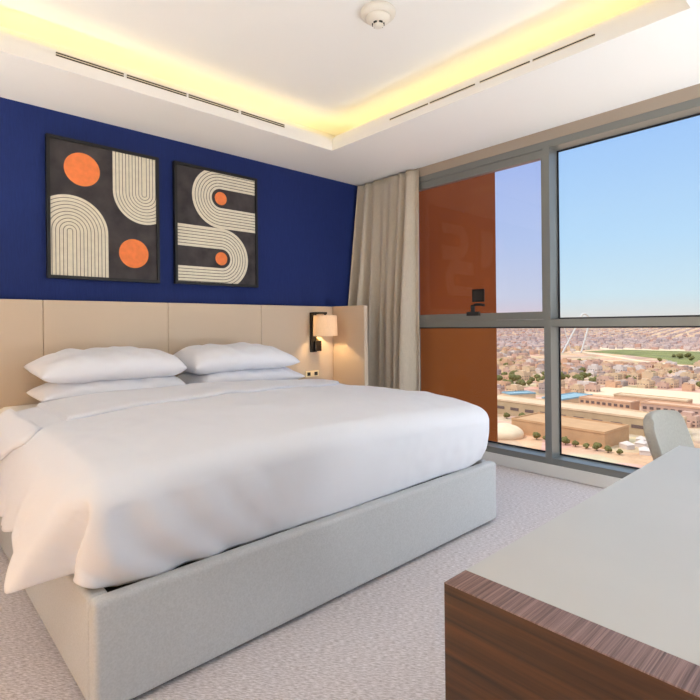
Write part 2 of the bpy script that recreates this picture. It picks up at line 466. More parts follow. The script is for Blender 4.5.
def picture(cx, z0, label, art):
    t = thing('framed_picture', label, 'picture', (cx, YW-.002, z0), 0, 'framed prints above the headboard')
    w, h, fw_, d = .742, .942, .02, .04
    bm = bmesh.new()
    box(bm, -w/2, w/2, -d, 0, 0, fw_); box(bm, -w/2, w/2, -d, 0, h-fw_, h)
    box(bm, -w/2, -w/2+fw_, -d, 0, fw_, h-fw_); box(bm, w/2-fw_, w/2, -d, 0, fw_, h-fw_)
    obj('frame', bm, M['black_frame'], t)
    bm = bmesh.new()
    box(bm, -W_/2-.001, W_/2+.001, -.026, -.002, -.001, H_+.001)
    y = -.0275
    if art == 1:
        disc(bm, .195, .172, .113, 2, y); disc(bm, .535, .715, .105, 2, y)
        per, gap = .0228, .0038
        R0 = .012
        k = 0
        while True:
            r0 = (0 if k == 0 else k*per-.004); r1 = (k+1)*per-gap-.004
            if r1 > .262: break
            if r1 <= .24: arch(bm, .613, .275, r0, r1, 0, math.pi, (0,-1), 1, y)
            arch(bm, .116, .600, r0, r1, math.pi, 2*math.pi, (0,1), 1, y)
            k += 1
    else:
        disc(bm, .375, .205, .054, 2, y); disc(bm, .375, .700, .054, 2, y)
        n, ra, rb = 7, .078, .2475; per = (rb-ra)/n
        for k in range(n):
            r0, r1 = ra+k*per, ra+(k+1)*per-.0045
            if k == n-1: r1 = rb
            arch(bm, .372, .205, r0, r1, math.pi/2, 3*math.pi/2, (1,0), 1, y)
            arch(bm, .378, .700, r0, r1, -math.pi/2, math.pi/2, (-1,0), 1, y)
    obj('print', bm, [M['canvas'], M['cream_ink'], M['orange_ink']], t, loc=(0,0,.021))
picture(1.166, 1.483, 'black framed print of two cream striped arches and two large orange discs', 1)
picture(2.028, 1.488, 'black framed print of a cream striped S curve and two small orange dots', 2)

# ------------------------------------------------------------------ headboard
hb = thing('headboard', 'long beige leather wall headboard in tall padded panels behind the bed', 'headboard', (1.574, YW-.05, 0))
def hpanel(x0,x1,y0,y1,z0,z1,nm='panel'):
    bm = bbox(x0-1.574,x1-1.574,y0-(YW-.05),y1-(YW-.05),z0,z1,.006,3)
    return obj(nm, bm, M['leather'], hb)
HY0 = YW-.09
for a,b in ((-.059,.756),(.758,1.573),(1.575,2.390),(2.392,3.206)):
    hpanel(a,b,HY0,YW-.03,.02,1.334)
hpanel(-.06,3.207,YW-.03,YW-.002,.02,1.325,'backing')
hpanel(3.208,3.255,3.27,YW-.002,.02,1.334,'return_panel')
hpanel(-.107,-.06,3.27,YW-.002,.02,1.334,'return_panel')

# ------------------------------------------------------------------ bed
bed = thing('bed', 'king bed base upholstered in pale grey fabric with a black platform', 'bed', (1.53,1.585,0))
BX0, BX1, BY0, BY1 = .443, 2.624, 1.582, 3.69
def bl(bm):
    for v in bm.verts: v.co -= Vector((1.53,1.585,0))
    return bm
o = obj('plinth', bl(bbox(BX0+.03,BX1-.03,BY0+.03,BY1-.01,0,.02)), M['black'], bed)
def rail(nm,x0,x1,y0,y1):
    return obj(nm, bl(rbox(x0,x1,y0,y1,.014,.347,.018,.12)), M['base_fabric'], bed, smooth=True)
rail('foot_rail', BX0,BX1,BY0,BY0+.062)
rail('side_rail', BX0,BX0+.062,BY0+.058,BY1)
rail('side_rail', BX1-.062,BX1,BY0+.058,BY1)
obj('platform', bl(bbox(BX0+.06,BX1-.06,BY0+.06,BY1,.22,.318)), M['black'], bed)
MX0,MX1,MY_0,MY_1 = .50,2.55,1.70,3.69
o = obj('mattress', rbox(MX0,MX1,MY_0,MY_1,.319,.682,.05,.2), M['mattress'], smooth=True)
tag(o, 'thick mattress on the bed base under the white duvet', 'mattress')

def wob(p, s, seed=0):
    return noise.noise(Vector((p[0]*s+seed, p[1]*s, p[2]*s)))
# duvet: soft box over the mattress, open below, its left side flaring out into a hanging flap
def lerp(tab, x):
    if x <= tab[0][0]: return tab[0][1]
    for (a,va),(b,vb) in zip(tab,tab[1:]):
        if x <= b:
            t = (x-a)/(b-a); t = t*t*(3-2*t); return va+(vb-va)*t
    return tab[-1][1]
def sst(x):
    x = max(0,min(1,x)); return x*x*(3-2*x)
XB = [(1.60,.36),(1.68,.320),(1.75,.296),(1.85,.278),(1.95,.298),(2.1,.318),(2.43,.338),(2.8,.36),(3.5,.40)]
ZB = [(1.60,.42),(1.68,.385),(1.75,.368),(1.84,.350),(1.92,.41),(2.02,.462),(2.2,.42),(2.43,.385),(2.8,.37),(3.5,.39)]
DX0, DX1, DY0, DY1 = .424, 2.618, 1.598, 3.14
DZ, DR = .762, .085
def duvet_deform(co):
    x,y,z = co
    p = Vector(co)
    u = (x-DX0)/(DX1-DX0); v = (y-DY0)/(DY1-DY0)
    k = max(0,min(1,(z-.36)/(DZ-.36)))
    foot = max(0, 1-v/.34)
    p.z -= k*.055*foot**2
    p.z -= k*.018*(1-math.sin(math.pi*min(1,max(0,u))))**1.5
    p.z -= k*.03*max(0,1-u/.25)**2 + k*.030*sst((u-.55)/.4)
    ls = sst((DX0+.06-x)/.06)              # 1 on the left side
    TT = max(0,min(1,(DZ-.02-z)/(DZ-.02-.33)))
    yc = DY0+.050+.105*TT                  # the crease runs down and back from the corner
    cw = sst((y-(yc-.012))/.085)**.8           # 0 at the foot corner
    if v < .15:                            # the foot side leans in at the bottom
        w = 1-max(0,v)/.15
        h = (z-.33)/(DZ-.33)
        p.y += w*(.047*(1-h)**2 - .012*math.sin(math.pi*min(1,max(0,h))))*(1-ls*cw)
    if z < .45 and v < .2:
        p.z += (.45-z)/.12*(.034*max(0,1-u/.05)+.012)*(1-ls*cw)
    if u > .9 and z < .45: p.z += (.45-z)/.12*.020*sst((u-.9)/.08)
    # left side hangs as a flap
    t = max(0,min(1,(DZ-.02-z)/(DZ-.02-.33)))
    if ls > 0:
        xb, zb = lerp(XB,y), lerp(ZB,y)
        rip = (.012*math.sin(y*15+1.2*math.sin(y*5))+.006*math.sin(y*37+2))*t
        p.x -= ls*cw*((DX0-xb)*t**.9 + rip*t + .008*math.sin(math.pi*t))
        zt = (DZ-.02)+(zb-(DZ-.02))*t
        p.z += ls*cw*(zt-z)*(1 if z < DZ-.06 else max(0,(DZ-z)/.06))
        crease = math.exp(-((y-(yc-.012))/.017)**2)*ls*sst(t*3)
        p.x += .050*crease
    # wrinkles
    d = .010*wob(p,2.3,3)+.0050*wob(p,6.5,9)+.0022*wob(p,15,21)
    if v < .25 and u < .35 and ls*cw < .5:
        f = (1-u/.35)*(1-max(0,v)/.25)
        a = (x-DX0)*1.0+(z-.35)*.75
        d += f*.015*math.sin(a*34+3*wob(p,3,5))*max(0,min(1,(DZ+.02-z)/.25))
    a = x*.5+y
    d += .0032*math.sin(a*17+5*wob(p,1.6,1))*max(0,wob(p,1.3,17)+.2)
    if k > .8: p.z += d
    elif v < .1 and ls*cw < .5: p.y -= d
    elif u > .9: p.x += d*.6
    else: p.x -= d*.8
    return p
bm = rbox(DX0,DX1,DY0,DY1,.330-DR,DZ,DR,.012,skip=('z0','y1'))
bmesh.ops.delete(bm, geom=[v for v in bm.verts if v.co.z < .3295], context='VERTS')
for v in bm.verts: v.co = duvet_deform(v.co)
duv = obj('duvet', bm, M['linen'], smooth=True)
md = duv.modifiers.new('thick','SOLIDIFY'); md.thickness = .012; md.offset = -1
tag(duv, 'white duvet spread over the bed, tucked at the foot, corner hanging left', 'duvet')
# turned-down band across the top of the duvet and over its left side
def path(sd):          # sd: distance from the right end over the top, round the edge and down the left
    lt = (DX1-.09)-(DX0+DR); la = DR*math.pi/2
    if sd < lt: return (DX1-.09-sd, DZ)
    if sd < lt+la:
        an = (sd-lt)/DR; return (DX0+DR-DR*math.sin(an), DZ-DR+DR*math.cos(an))
    return (DX0, DZ-DR-(sd-lt-la))
SMAX = (DX1-.09)-(DX0+DR)+DR*math.pi/2+.24
YE = [(.30,2.36),(.42,2.42),(.58,2.53),(1.0,2.58),(1.6,2.59),(2.1,2.66),(2.35,2.74),(2.55,2.86)]
NXF, NYF = 170, 24
g = []
for i in range(NXF+1):
    sd = SMAX*i/NXF
    x,z = path(sd); row = []
    ye = lerp(YE,x) + max(0,(DZ-DR*.6-z))*2.0
    for j in range(NYF+1):
        t = j/NYF
        y = ye+(DY1-.035-ye)*t
        q = duvet_deform(Vector((x,y,z)))
        e = .01
        x2,z2 = path(min(SMAX,sd+e)); q1 = duvet_deform(Vector((x2,y,z2))); q2 = duvet_deform(Vector((x,y+e,z)))
        n_ = (q1-q).cross(q2-q)
        if n_.length < 1e-9: n_ = Vector((0,0,1))
        n_.normalize()
        if n_.z < 0 and x > .6: n_ = -n_
        if x <= .6 and n_.x > .3: n_ = -n_
        off = .011+.003*wob((x,y,z),5,2) - (.009 if j == 0 else 0)
        row.append(bm.verts.new(q+n_*off) if False else (q+n_*off))
    g.append(row)
bm = bmesh.new()
g = [[bm.verts.new(c) for c in row] for row in g]
for i in range(NXF):
    for j in range(NYF):
        bm.faces.new([g[i][j],g[i+1][j],g[i+1][j+1],g[i][j+1]])
bmesh.ops.recalc_face_normals(bm, faces=bm.faces)
fold = obj('turned_down_band', bm, M['linen'], duv, smooth=True)
md = fold.modifiers.new('thick','SOLIDIFY'); md.thickness = .010; md.offset = 0

# ------------------------------------------------------------------ pillows
def pillow(cx, cy, z0, w, d, h, label, seed, rz=0, tilt=0, flap=1, sag=0):
    bm = bmesh.new()
    nx, ny = 44, 30
    top = {}; bot = {}
    for i in range(nx+1):
        for j in range(ny+1):
            u = -1+2*i/nx; v = -1+2*j/ny
            # pointed corners, sides drawn in
            ex = 1-.022*(1-abs(v)**2.2); ey = 1-.05*(1-abs(u)**3)
            x = u*w/2*ex; y = v*d/2*ey
            eu = 9 if u*flap > 0 else 3.8
            prof = (max(0,1-abs(u)**eu)**.60)*(max(0,1-abs(v)**3.6)**.52)
            th = h/2*prof
            p = (x*1.0,y,0)
            wr = .014*noise.noise(Vector((x*5+seed,y*5,seed)))+.010*noise.noise(Vector((x*13+seed,y*11,1)))
            # wrinkles radiating from the ends
            wr += .009*math.sin(24*y+7*abs(x)+seed)*abs(u)**1.5*(1-abs(u)**6)+.008*math.sin(38*(x+.7*y)+3*seed+4*noise.noise(Vector((x*3,y*3,seed))))*(1-abs(u)**4)
            zz = sag*(abs(u)**2)
            edge = (i in (0,nx)) or (j in (0,ny))
            tv = bm.verts.new((x,y,zz+th*1.12+wr*prof))
            top[i,j] = tv
            bot[i,j] = tv if edge else bm.verts.new((x,y,zz-th*.88-wr*prof*.4))
    for i in range(nx):
        for j in range(ny):
            bm.faces.new([top[i,j],top[i+1,j],top[i+1,j+1],top[i,j+1]])
            q = [bot[i,j+1],bot[i+1,j+1],bot[i+1,j],bot[i,j]]
            if len(set(q)) == 4:
                try: bm.faces.new(q)
                except ValueError: pass
    bmesh.ops.recalc_face_normals(bm, faces=bm.faces)
    o = obj('pillow', bm, M['linen'], smooth=True)
    o.location = (cx,cy,z0+h*.44); o.rotation_euler = (tilt,0,rz)
    ms = o.modifiers.new('sub','SUBSURF'); ms.levels = 1; ms.render_levels = 1
    tag(o, label, 'pillow', 'white pillows on the bed')
    # open hem of the pillowcase
    return o
ZP = .686
pillow(1.055,3.38,ZP,.84,.52,.160,'plump white pillow, lower of the left stack on the bed',1.3, rz=R(-1))
pillow(1.045,3.38,ZP+.146,.84,.51,.180,'plump white pillow, topmost of the left stack on the bed',4.1, tilt=R(4), sag=-.012)
pillow(2.00,3.38,ZP,.86,.52,.160,'plump white pillow, lower of the right stack on the bed',7.7, flap=-1, rz=R(1))
pillow(1.955,3.38,ZP+.146,.86,.51,.180,'plump white pillow, topmost of the right stack on the bed',9.2, flap=-1, rz=R(-2), tilt=R(4), sag=-.022)

# ------------------------------------------------------------------ bedside lamps, nightstands, socket
def lamp(x, label):
    t = thing('bedside_lamp', label, 'lamp', (x, HY0-.001, 0), 0, 'lamps on the headboard')
    obj('back_plate', bbox(-.035,.035,-.022,0,.905,1.275,.003,1), M['bronze'], t)
    obj('arm', bbox(-.030,.072,-.130,-.110,1.256,1.276,.002,1), M['bronze'], t)
    a = obj('bracket', bbox(-.030,-.008,-.109,-.022,1.256,1.276), M['bronze'], t)
    bm = bmesh.new(); n = 48
    c = (.055,-.12)
    rb, rtp = .114, .108
    zb_, zt_ = 1.055, 1.245
    cyl(bm, c, rb, rtp, zb_, zt_, n, caps=False)
    cyl(bm, c, rb-.004, rtp-.004, zb_, zt_, n, caps=False)
    cyl(bm, c, rtp-.004, .02, zt_-.004, zt_-.002, n, caps=False)
    bm.verts.ensure_lookup_table()
    bmesh.ops.recalc_face_normals(bm, faces=bm.faces)
    obj('lamp_shade', bm, M['shade'], t, smooth=True)
    bm = bmesh.new(); cyl(bm, c, .012,.012, 1.19, 1.258, 16); obj('bulb_holder', bm, M['bronze'], t)
    bm = bmesh.new(); bmesh.ops.create_uvsphere(bm, u_segments=20, v_segments=12, radius=.026)
    for v in bm.verts: v.co += Vector((c[0],c[1],1.16))
    obj('bulb', bm, M['bulb'], t, smooth=True)
    obj('switch_box', bbox(-.005,.072,-.045,-.0225,.913,1.01,.004,2), M['bronze'], t)
    bm = bmesh.new(); cyl(bm,(.030,-.034),.014,.012,1.01,1.04,20); tag(obj('dimmer_knob', bm, M['brass'], t), 'brass knob')
    return t
lamp(2.952, 'dark bronze wall lamp with a cream drum shade by the right headboard return')
lamp(.03, 'dark bronze wall lamp with a cream drum shade left of the bed')
def stand(x0,x1,label):
    t = thing('nightstand', label, 'nightstand', (x0,3.28,0), 0, 'nightstands')
    w = x1-x0
    obj('body', bbox(0,w,.02,HY0-.002-3.28,.12,.52,.004,1), M['nightstand'], t)
    obj('top', bbox(0,w,0,HY0-.002-3.28,.522,.550,.004,1), M['nightstand'], t)
    for z0_,z1_ in ((.14,.32),(.335,.51)):
        d = obj('drawer', bbox(.015,w-.015,.0,.019,z0_,z1_,.003,1), M['nightstand'], t)
        obj('knob', bbox(w/2-.05,w/2+.05,-.016,-.001,z1_-.05,z1_-.035,.003,1), M['brass'], d)
    for lx in (.02,w-.05):
        for ly in (.04,.36): obj('leg', bbox(lx,lx+.03,ly,ly+.03,0,.119), M['bronze'], t)
stand(2.70,3.19,'wooden nightstand on the window side of the bed, hidden behind the bedding')
stand(-.045,.41,'wooden nightstand left of the bed beyond the picture edge')
t = thing('wall_socket', 'cream socket plate with dark sockets on the headboard below the lamp', 'socket', (2.86,HY0-.001,.675))
obj('plate', bbox(0,.155,-.010,0,0,.056,.003,2), M['socket'], t)
for sx in (.018,.102):
    obj('socket_face', bbox(sx,sx+.036,-.0125,-.0102,.012,.044,.002,1), M['detector_dark'], t)

# ------------------------------------------------------------------ curtain
bm = bmesh.new()
NC, NZ = 220, 40
g = []
for i in range(NC+1):
    s = i/NC
    row = []
    for j in range(NZ+1):
        z = .015+(HC-.012-.015)*j/NZ
        drop = 1-z/HC
        y = 3.765-(3.765-2.965)*s + .012*math.sin(s*40)*drop
        amp = .018+.058*min(1,drop*1.4)
        ph = s*2*math.pi*7.2
        ph += .9*math.sin(s*11)+.5*math.sin(s*23+1)
        amp *= .75+.45*math.sin(s*8.3+.6)
        x = 3.632-.055*min(1,drop*2)-.035*drop*1.6*(1-s) - amp*math.sin(ph+.5*math.sin(ph*.37)+.25*math.sin(z*1.6+s*9)) + .010*math.sin(ph*2.3+1.2)*drop
        x -= .030*(1-s)**3*drop*2
        row.append(bm.verts.new((min(x,3.655),y,z)))
    g.append(row)
for i in range(NC):
    for j in range(NZ):
        bm.faces.new([g[i][j],g[i][j+1],g[i+1][j+1],g[i+1][j]])
cur = obj('curtain', bm, M['curtain'], smooth=True)
tag(cur, 'floor-length beige linen curtain gathered in the corner beside the window', 'curtain')
md = cur.modifiers.new('thick','SOLIDIFY'); md.thickness = .003

# ------------------------------------------------------------------ desk
DKX0, DKX1, DKY0, DKY1, DKZ = .637, 1.895, -.30, .479, .75
t = thing('desk', 'white topped desk with dark walnut end panels in front of the window', 'desk', (DKX0,DKY0,0))
def dk(bm):
    for v in bm.verts: v.co -= Vector((DKX0,DKY0,0))
    return bm
e = .058
bm = dk(bbox(DKX0,DKX0+e,DKY0,DKY1,0,DKZ,.0012,1))
for f in bm.faces:
    if f.normal.z > .9: f.material_index = 1
bm.normal_update()
for f in bm.faces: f.material_index = 1 if f.normal.z > .7 else 0
obj('end_panel', bm, [M['walnut'],M['walnut_edge']], t)
bm = dk(bbox(DKX1-e,DKX1-.001,DKY0,DKY1-.001,0,DKZ-.0325,.0012,1))
obj('end_panel', bm, [M['walnut'],M['walnut_edge']], t)
obj('top', dk(bbox(DKX0+e+.0005,DKX1,DKY0,DKY1,DKZ-.032,DKZ-.0005,.001,1)), M['desk_white'], t)
obj('back_panel', dk(bbox(DKX0+e+.001,DKX1-e-.001,DKY0+.02,DKY0+.04,.25,DKZ-.033)), M['walnut'], t)

# ------------------------------------------------------------------ chair
ch = thing('chair', 'light grey upholstered chair tucked in beyond the far end of the desk', 'chair', (2.115,.36,0), 0)
# backrest curved shell: faces -Y, leaning back to +Y
bm = bmesh.new()
nu, nv = 28, 18
def cback(u, v, off):
    # u -1..1 across, v 0..1 up
    wv = .186+.006*v
    r = .0
    wid = wv*(1-.0*v)
    # rounded upper corners
    vv = v
    x = u*wid
    corner = max(0,(v-.80)/.20)
    lim = math.sqrt(max(0,1-corner**2.6))
    x = u*(wid-.05+.05*lim)
    y = .125+.135*v - .035*abs(u)**2.2
    z = .40+.418*v-.012*abs(u)**2
    nrm = Vector((u*.5, 1, -.35)).normalized()
    return Vector((x,y,z))+nrm*off
th = .017
F_ = [[bm.verts.new(cback(-1+2*i/nu, j/nv, -th)) for j in range(nv+1)] for i in range(nu+1)]
B_ = [[bm.verts.new(cback(-1+2*i/nu, j/nv, th)) for j in range(nv+1)] for i in range(nu+1)]
for i in range(nu):
    for j in range(nv):
        bm.faces.new([F_[i][j],F_[i+1][j],F_[i+1][j+1],F_[i][j+1]])
        bm.faces.new([B_[i][j+1],B_[i+1][j+1],B_[i+1][j],B_[i][j]])
    bm.faces.new([F_[i][nv],F_[i+1][nv],B_[i+1][nv],B_[i][nv]])
    bm.faces.new([B_[i][0],B_[i+1][0],F_[i+1][0],F_[i][0]])
for j in range(nv):
    bm.faces.new([F_[0][j+1],B_[0][j+1],B_[0][j],F_[0][j]])
    bm.faces.new([F_[nu][j],B_[nu][j],B_[nu][j+1],F_[nu][j+1]])
bmesh.ops.recalc_face_normals(bm, faces=bm.faces)
o = obj('backrest', bm, M['grey_fabric'], ch, smooth=True)
ms = o.modifiers.new('sub','SUBSURF'); ms.levels = 2; ms.render_levels = 2
obj('seat', rbox(-.21,.21,-.29,.10,.385,.475,.04,.06), M['grey_fabric'], ch, smooth=True)
for sx in (-1,1):
    for y0,y1 in ((-.22,-.25),(.12,.19)):
        bm = bmesh.new(); tube(bm, [(sx*.17,y0,.40),(sx*.192,y1,0.002)], [.017,.011], 14); obj('leg', bm, M['chair_leg'], ch)

# ------------------------------------------------------------------ added fill lights shaped as recessed downlights, out of view
def added_downlight(x,y,label,m='down',r=.055):
    t = thing('ceiling_downlight', label, 'ceiling light', (x,y,HC), 0, 'recessed downlights')
    bm = bmesh.new(); lathe(bm,(0,0,0),[(r+.004,0),(r+.022,0),(r+.022,-.006),(r+.004,-.008),(r+.004,0)],caps=False); obj('trim_ring', bm, M['detector'], t)
    bm = bmesh.new(); cyl(bm,(0,0),r,r,-.004,-.001,32); obj('lens', bm, M[m], t)
added_downlight(-.75,.1,'white recessed downlight in the lowered ceiling behind the camera')
added_downlight(.55,-.45,'white recessed downlight in the lowered ceiling over the camera')
added_downlight(1.9,-.45,'white recessed downlight in the lowered ceiling over the desk')

# unseen fill lights added to brighten the room, built as globes on stands
def fill_globe(x,y,label,m,zc=1.75,r=.2):
    t = thing('floor_lamp', label, 'lamp', (x,y,0), 0, 'globe floor lamps')
    bm = bmesh.new(); lathe(bm,(0,0,0),[(.02,0),(.15,0),(.15,.012),(.02,.02)]); obj('base', bm, M['bronze'], t)
    bm = bmesh.new(); cyl(bm,(0,0),.012,.012,.02,zc-r+.01,16); obj('pole', bm, M['bronze'], t)
    bm = bmesh.new(); bmesh.ops.create_uvsphere(bm,u_segments=32,v_segments=20,radius=r)
    for v in bm.verts: v.co.z += zc
    obj('globe', bm, M[m], t, smooth=True)
fill_globe(.10,-.72,'white globe floor lamp standing behind the camera','globe_neutral')
fill_globe(-1.2,1.5,'small warm globe floor lamp standing left of the bed','globe_warm',.52,.13)
fill_globe(2.75,-.62,'white globe floor lamp standing at the right end of the window','globe_cool')

def added_uplighter(x,y,label,m,zc=.55,r=.16,tilt=0):  # added out of view to light the ceiling and fill the room
    t = thing('uplighter_lamp', label, 'lamp', (x,y,0), 0, 'uplighter floor lamps')
    bm = bmesh.new(); lathe(bm,(0,0,0),[(.02,0),(.14,0),(.14,.012),(.02,.02)]); obj('base', bm, M['bronze'], t)
    bm = bmesh.new(); cyl(bm,(0,0),.012,.012,.02,zc-.09,16); obj('pole', bm, M['bronze'], t)
    hd = Matrix.Translation((0,0,zc-.08))@Matrix.Rotation(tilt,4,'X')@Matrix.Translation((0,0,-zc+.08))
    bm = bmesh.new(); lathe(bm,(0,0,zc),[(.02,-.09),(.08,-.08),(.14,-.04),(r+.01,0),(r+.004,0),(.135,-.035),(.08,-.07),(.02,-.075)]); bm.transform(hd); obj('bowl', bm, M['bronze'], t)
    bm = bmesh.new(); cyl(bm,(0,0),.13,r,zc-.034,zc-.006,32); bm.transform(hd); obj('lens', bm, M[m], t)
added_uplighter(-.9,-.68,'dark floor uplighter in the corner behind the camera','uplight')
added_uplighter(1.25,-.70,'dark floor uplighter by the wall behind the desk','uplight')
added_uplighter(-1.3,2.9,'dark floor uplighter with warm light left of the bed','uplight_warm')
added_uplighter(3.38,-.70,'dark floor uplighter in the corner at the right end of the window','uplight_day',tilt=R(-48))

# ================================================================== outside
GZ = -75.0
# terracotta fin of the building beside the window
obj('wall_exterior', bbox(XW+.16, 5.33, 3.20, 6.0, -20, 30), M['terracotta'], kind='structure')

def ground_mat():
    m = bpy.data.materials.new('city_ground'); m.use_nodes = True
    N = m.node_tree.nodes; L = m.node_tree.links; b = N['Principled BSDF']
    b.inputs['Roughness'].default_value = 1; b.inputs['Specular IOR Level'].default_value = 0
    tc = N.new('ShaderNodeTexCoord')
    n = N.new('ShaderNodeTexNoise'); n.inputs['Scale'].default_value = .02; n.inputs['Detail'].default_value = 8; n.inputs['Roughness'].default_value = .7
    L.new(tc.outputs['Object'], n.inputs['Vector'])
    rp = N.new('ShaderNodeValToRGB'); cr = rp.color_ramp
    cr.elements[0].position = .30; cr.elements[0].color = srgb(150,118,96)
    cr.elements[1].position = .70; cr.elements[1].color = srgb(232,200,168)
    e = cr.elements.new(.47); e.color = srgb(212,172,140)
    L.new(n.outputs['Fac'], rp.inputs['Fac'])
    v = N.new('ShaderNodeTexVoronoi'); v.inputs['Scale'].default_value = .035
    L.new(tc.outputs['Object'], v.inputs['Vector'])
    mx = N.new('ShaderNodeMix'); mx.data_type = 'RGBA'; mx.blend_type = 'MULTIPLY'; mx.inputs['Factor'].default_value = .22
    L.new(rp.outputs['Color'], mx.inputs['A']); L.new(v.outputs['Color'], mx.inputs['B'])
    L.new(mx.outputs['Result'], b.inputs['Base Color'])
    return m
M['ground'] = ground_mat()
C_ = lambda nm,c,amt=.12: mat(nm, srgb(*c), .9, spec=.1, noise_s=.15, noise_amt=amt)
M['sand'] = C_('pale_sand',(236,206,170)); M['road'] = C_('pinkish_road',(222,180,158)); M['grass'] = mat('park_grass', srgb(150,146,88), .9, spec=.1, noise_s=.02, noise_amt=.5, col2=srgb(112,110,70), detail=8)
M['h_white'] = C_('white_render',(226,206,192)); M['h_pink'] = C_('pinkish_render',(212,172,150)); M['h_cream'] = C_('cream_render',(222,188,152))
M['h_terra'] = C_('terracotta_render',(218,172,138)); M['h_grey'] = C_('greyish_render',(184,160,148)); M['h_tan'] = C_('tan_render',(204,158,116))
M['h_win'] = mat('dark_house_window', srgb(110,88,80), .5); M['h_blue'] = C_('blue_roofing',(152,174,180)); M['h_beige'] = C_('beige_facade',(196,166,130))
M['tree'] = mat('tree_foliage', srgb(128,120,72), .9, spec=.1, noise_s=.6, noise_amt=.5, detail=6)
M['trunk'] = mat('tree_trunk', srgb(90,70,50), .9)
M['white_steel'] = mat('white_steel', srgb(222,214,206), .5)

bm = bmesh.new(); n = 64
vs = [bm.verts.new((40000*math.cos(2*math.pi*k/n), 40000*math.sin(2*math.pi*k/n), 0)) for k in range(n)]
bm.faces.new(vs)
obj('ground', bm, M['ground'], kind='structure', loc=(0,0,GZ))

def flatpoly(name, pts, m, z):
    bm = bmesh.new()
    a = [bm.verts.new((x,y,-.6)) for x,y in pts]; b = [bm.verts.new((x,y,z)) for x,y in pts]
    n = len(pts)
    bm.faces.new(b)
    for k in range(n): bm.faces.new([a[k],a[(k+1)%n],b[(k+1)%n],b[k]])
    bmesh.ops.recalc_face_normals(bm, faces=bm.faces)
    return obj(name, bm, M[m], kind='structure', loc=(0,0,GZ))
def strip(name, pts, w, m, z):
    L_ = []; R_ = []
    for i,p in enumerate(pts):
        a = Vector(pts[max(i-1,0)]); b = Vector(pts[min(i+1,len(pts)-1)])
        d = (b-a).normalized(); nn = Vector((-d.y,d.x))*w/2
        L_.append(Vector(p)+nn); R_.append(Vector(p)-nn)
    return flatpoly(name, [tuple(v) for v in L_]+[tuple(v) for v in R_[::-1]], m, z)
flatpoly('ground_sand', [(1500,-300),(1500,1300),(1840,1500),(1840,-300)], 'sand', .3)
flatpoly('ground_park', [(1040,100),(1050,268),(1170,318),(1270,420),(1370,560),(1520,520),(1520,60),(1300,20)], 'grass', .6)
strip('road_avenue', [(430,330),(470,255),(520,225),(545,120),(550,0),(550,-200)], 15, 'road', .5)
strip('road_ring', [(1500,700),(1250,470),(1080,330),(1000,230),(985,0)], 16, 'sand', .5)
flatpoly('ground_lot', [(555,-100),(555,240),(640,230),(640,-100)], 'sand', .35)

def rotbox(bm, cx, cy, w, d, z0, z1, mi=0):
    box(bm, cx-w/2, cx+w/2, cy-d/2, cy+d/2, z0, z1, mi)
def house_mesh(w, d, h, style, rnd):
    bm = bmesh.new()
    rotbox(bm, 0,0,w,d,-1,h,0)
    p = .6
    for a in ((-w/2,w/2,-d/2,-d/2+p),(-w/2,w/2,d/2-p,d/2),(-w/2,-w/2+p,-d/2+p,d/2-p),(w/2-p,w/2,-d/2+p,d/2-p)):
        box(bm, a[0],a[1],a[2],a[3], h, h+1.1, 0)
    if style in (0,2): rotbox(bm, w*.15, d*.1, w*.45, d*.5, h, h+3.0, 0)
    if style == 1: rotbox(bm, -w*.2, -d*.2, w*.25, d*.25, h, h+2.4, 0)
    if style == 2: rotbox(bm, -w*.6, 0, w*.3, d*.6, -1, h*.5, 0)
    for fl in range(max(1,int(h//3.4))):
        z = 1.2+fl*3.4
        nw = max(2,int(d//4))
        for k in range(nw):
            y = -d/2+(k+.5)*d/nw
            box(bm, -w/2-.12,-w/2+.05, y-.9,y+.9, z,z+1.5, 1)
        nw = max(2,int(w//4))
        for k in range(nw):
            x = -w/2+(k+.5)*w/nw
            box(bm, x-.9,x+.9, -d/2-.12,-d/2+.05, z,z+1.5, 1)
    return bm

def building(name, label, cx, cy, w, d, h, mwall, rz=0, mroof=None, rows=1, wz=None, wn=9):
    t = thing(name, label, 'building', (cx,cy,GZ), rz)
    bm = bmesh.new(); rotbox(bm,0,0,w,d,-1,h); obj('wall', bm, M[mwall], t)
    bm = bmesh.new(); rotbox(bm,0,0,w+.8,d+.8,h,h+.5)
    p = .8
    for a in ((-w/2,w/2,-d/2,-d/2+p),(-w/2,w/2,d/2-p,d/2),(-w/2,-w/2+p,-d/2+p,d/2-p),(w/2-p,w/2,-d/2+p,d/2-p)):
        box(bm, a[0],a[1],a[2],a[3], h+.5, h+1.3)
    obj('roof', bm, M[mroof or mwall], t)
    for r_ in range(rows):
        z = (wz or 2.5)+r_*3.8
        for k in range(wn):
            y = -d/2+(k+.5)*d/wn
            bm = bmesh.new(); box(bm,-w/2-.3,-w/2+.1,y-d/wn*.28,y+d/wn*.28,z,z+2.2); obj('window', bm, M['h_win'], t)
    return t
building('warehouse','large low warehouse with a wide tan roof nearest below the window',338,150,34,64,9,'h_tan',R(-4),'h_tan',0)
building('office_block','long beige block with dark window openings behind the tan warehouse',392,172,26,150,11,'h_beige',R(-5),'h_cream',1,4.5,11)
building('roofed_market','market hall with a bright blue roof behind the beige block',478,212,52,20,6,'h_cream',R(-8),'h_blue',0)
building('roofed_market','smaller hall with a blue roof seen left of the window mullion',470,258,28,16,6,'h_cream',R(-30),'h_blue',0)
building('terraced_block','long terracotta terrace with a row of windows right of the blue roof',464,170,16,44,9,'h_terra',R(-6),'h_terra',2,1.5,9)
building('terraced_block','long pinkish terrace with dark windows behind the grey chair',462,118,16,46,10,'h_pink',R(-4),'h_terra',2,1.8,9)
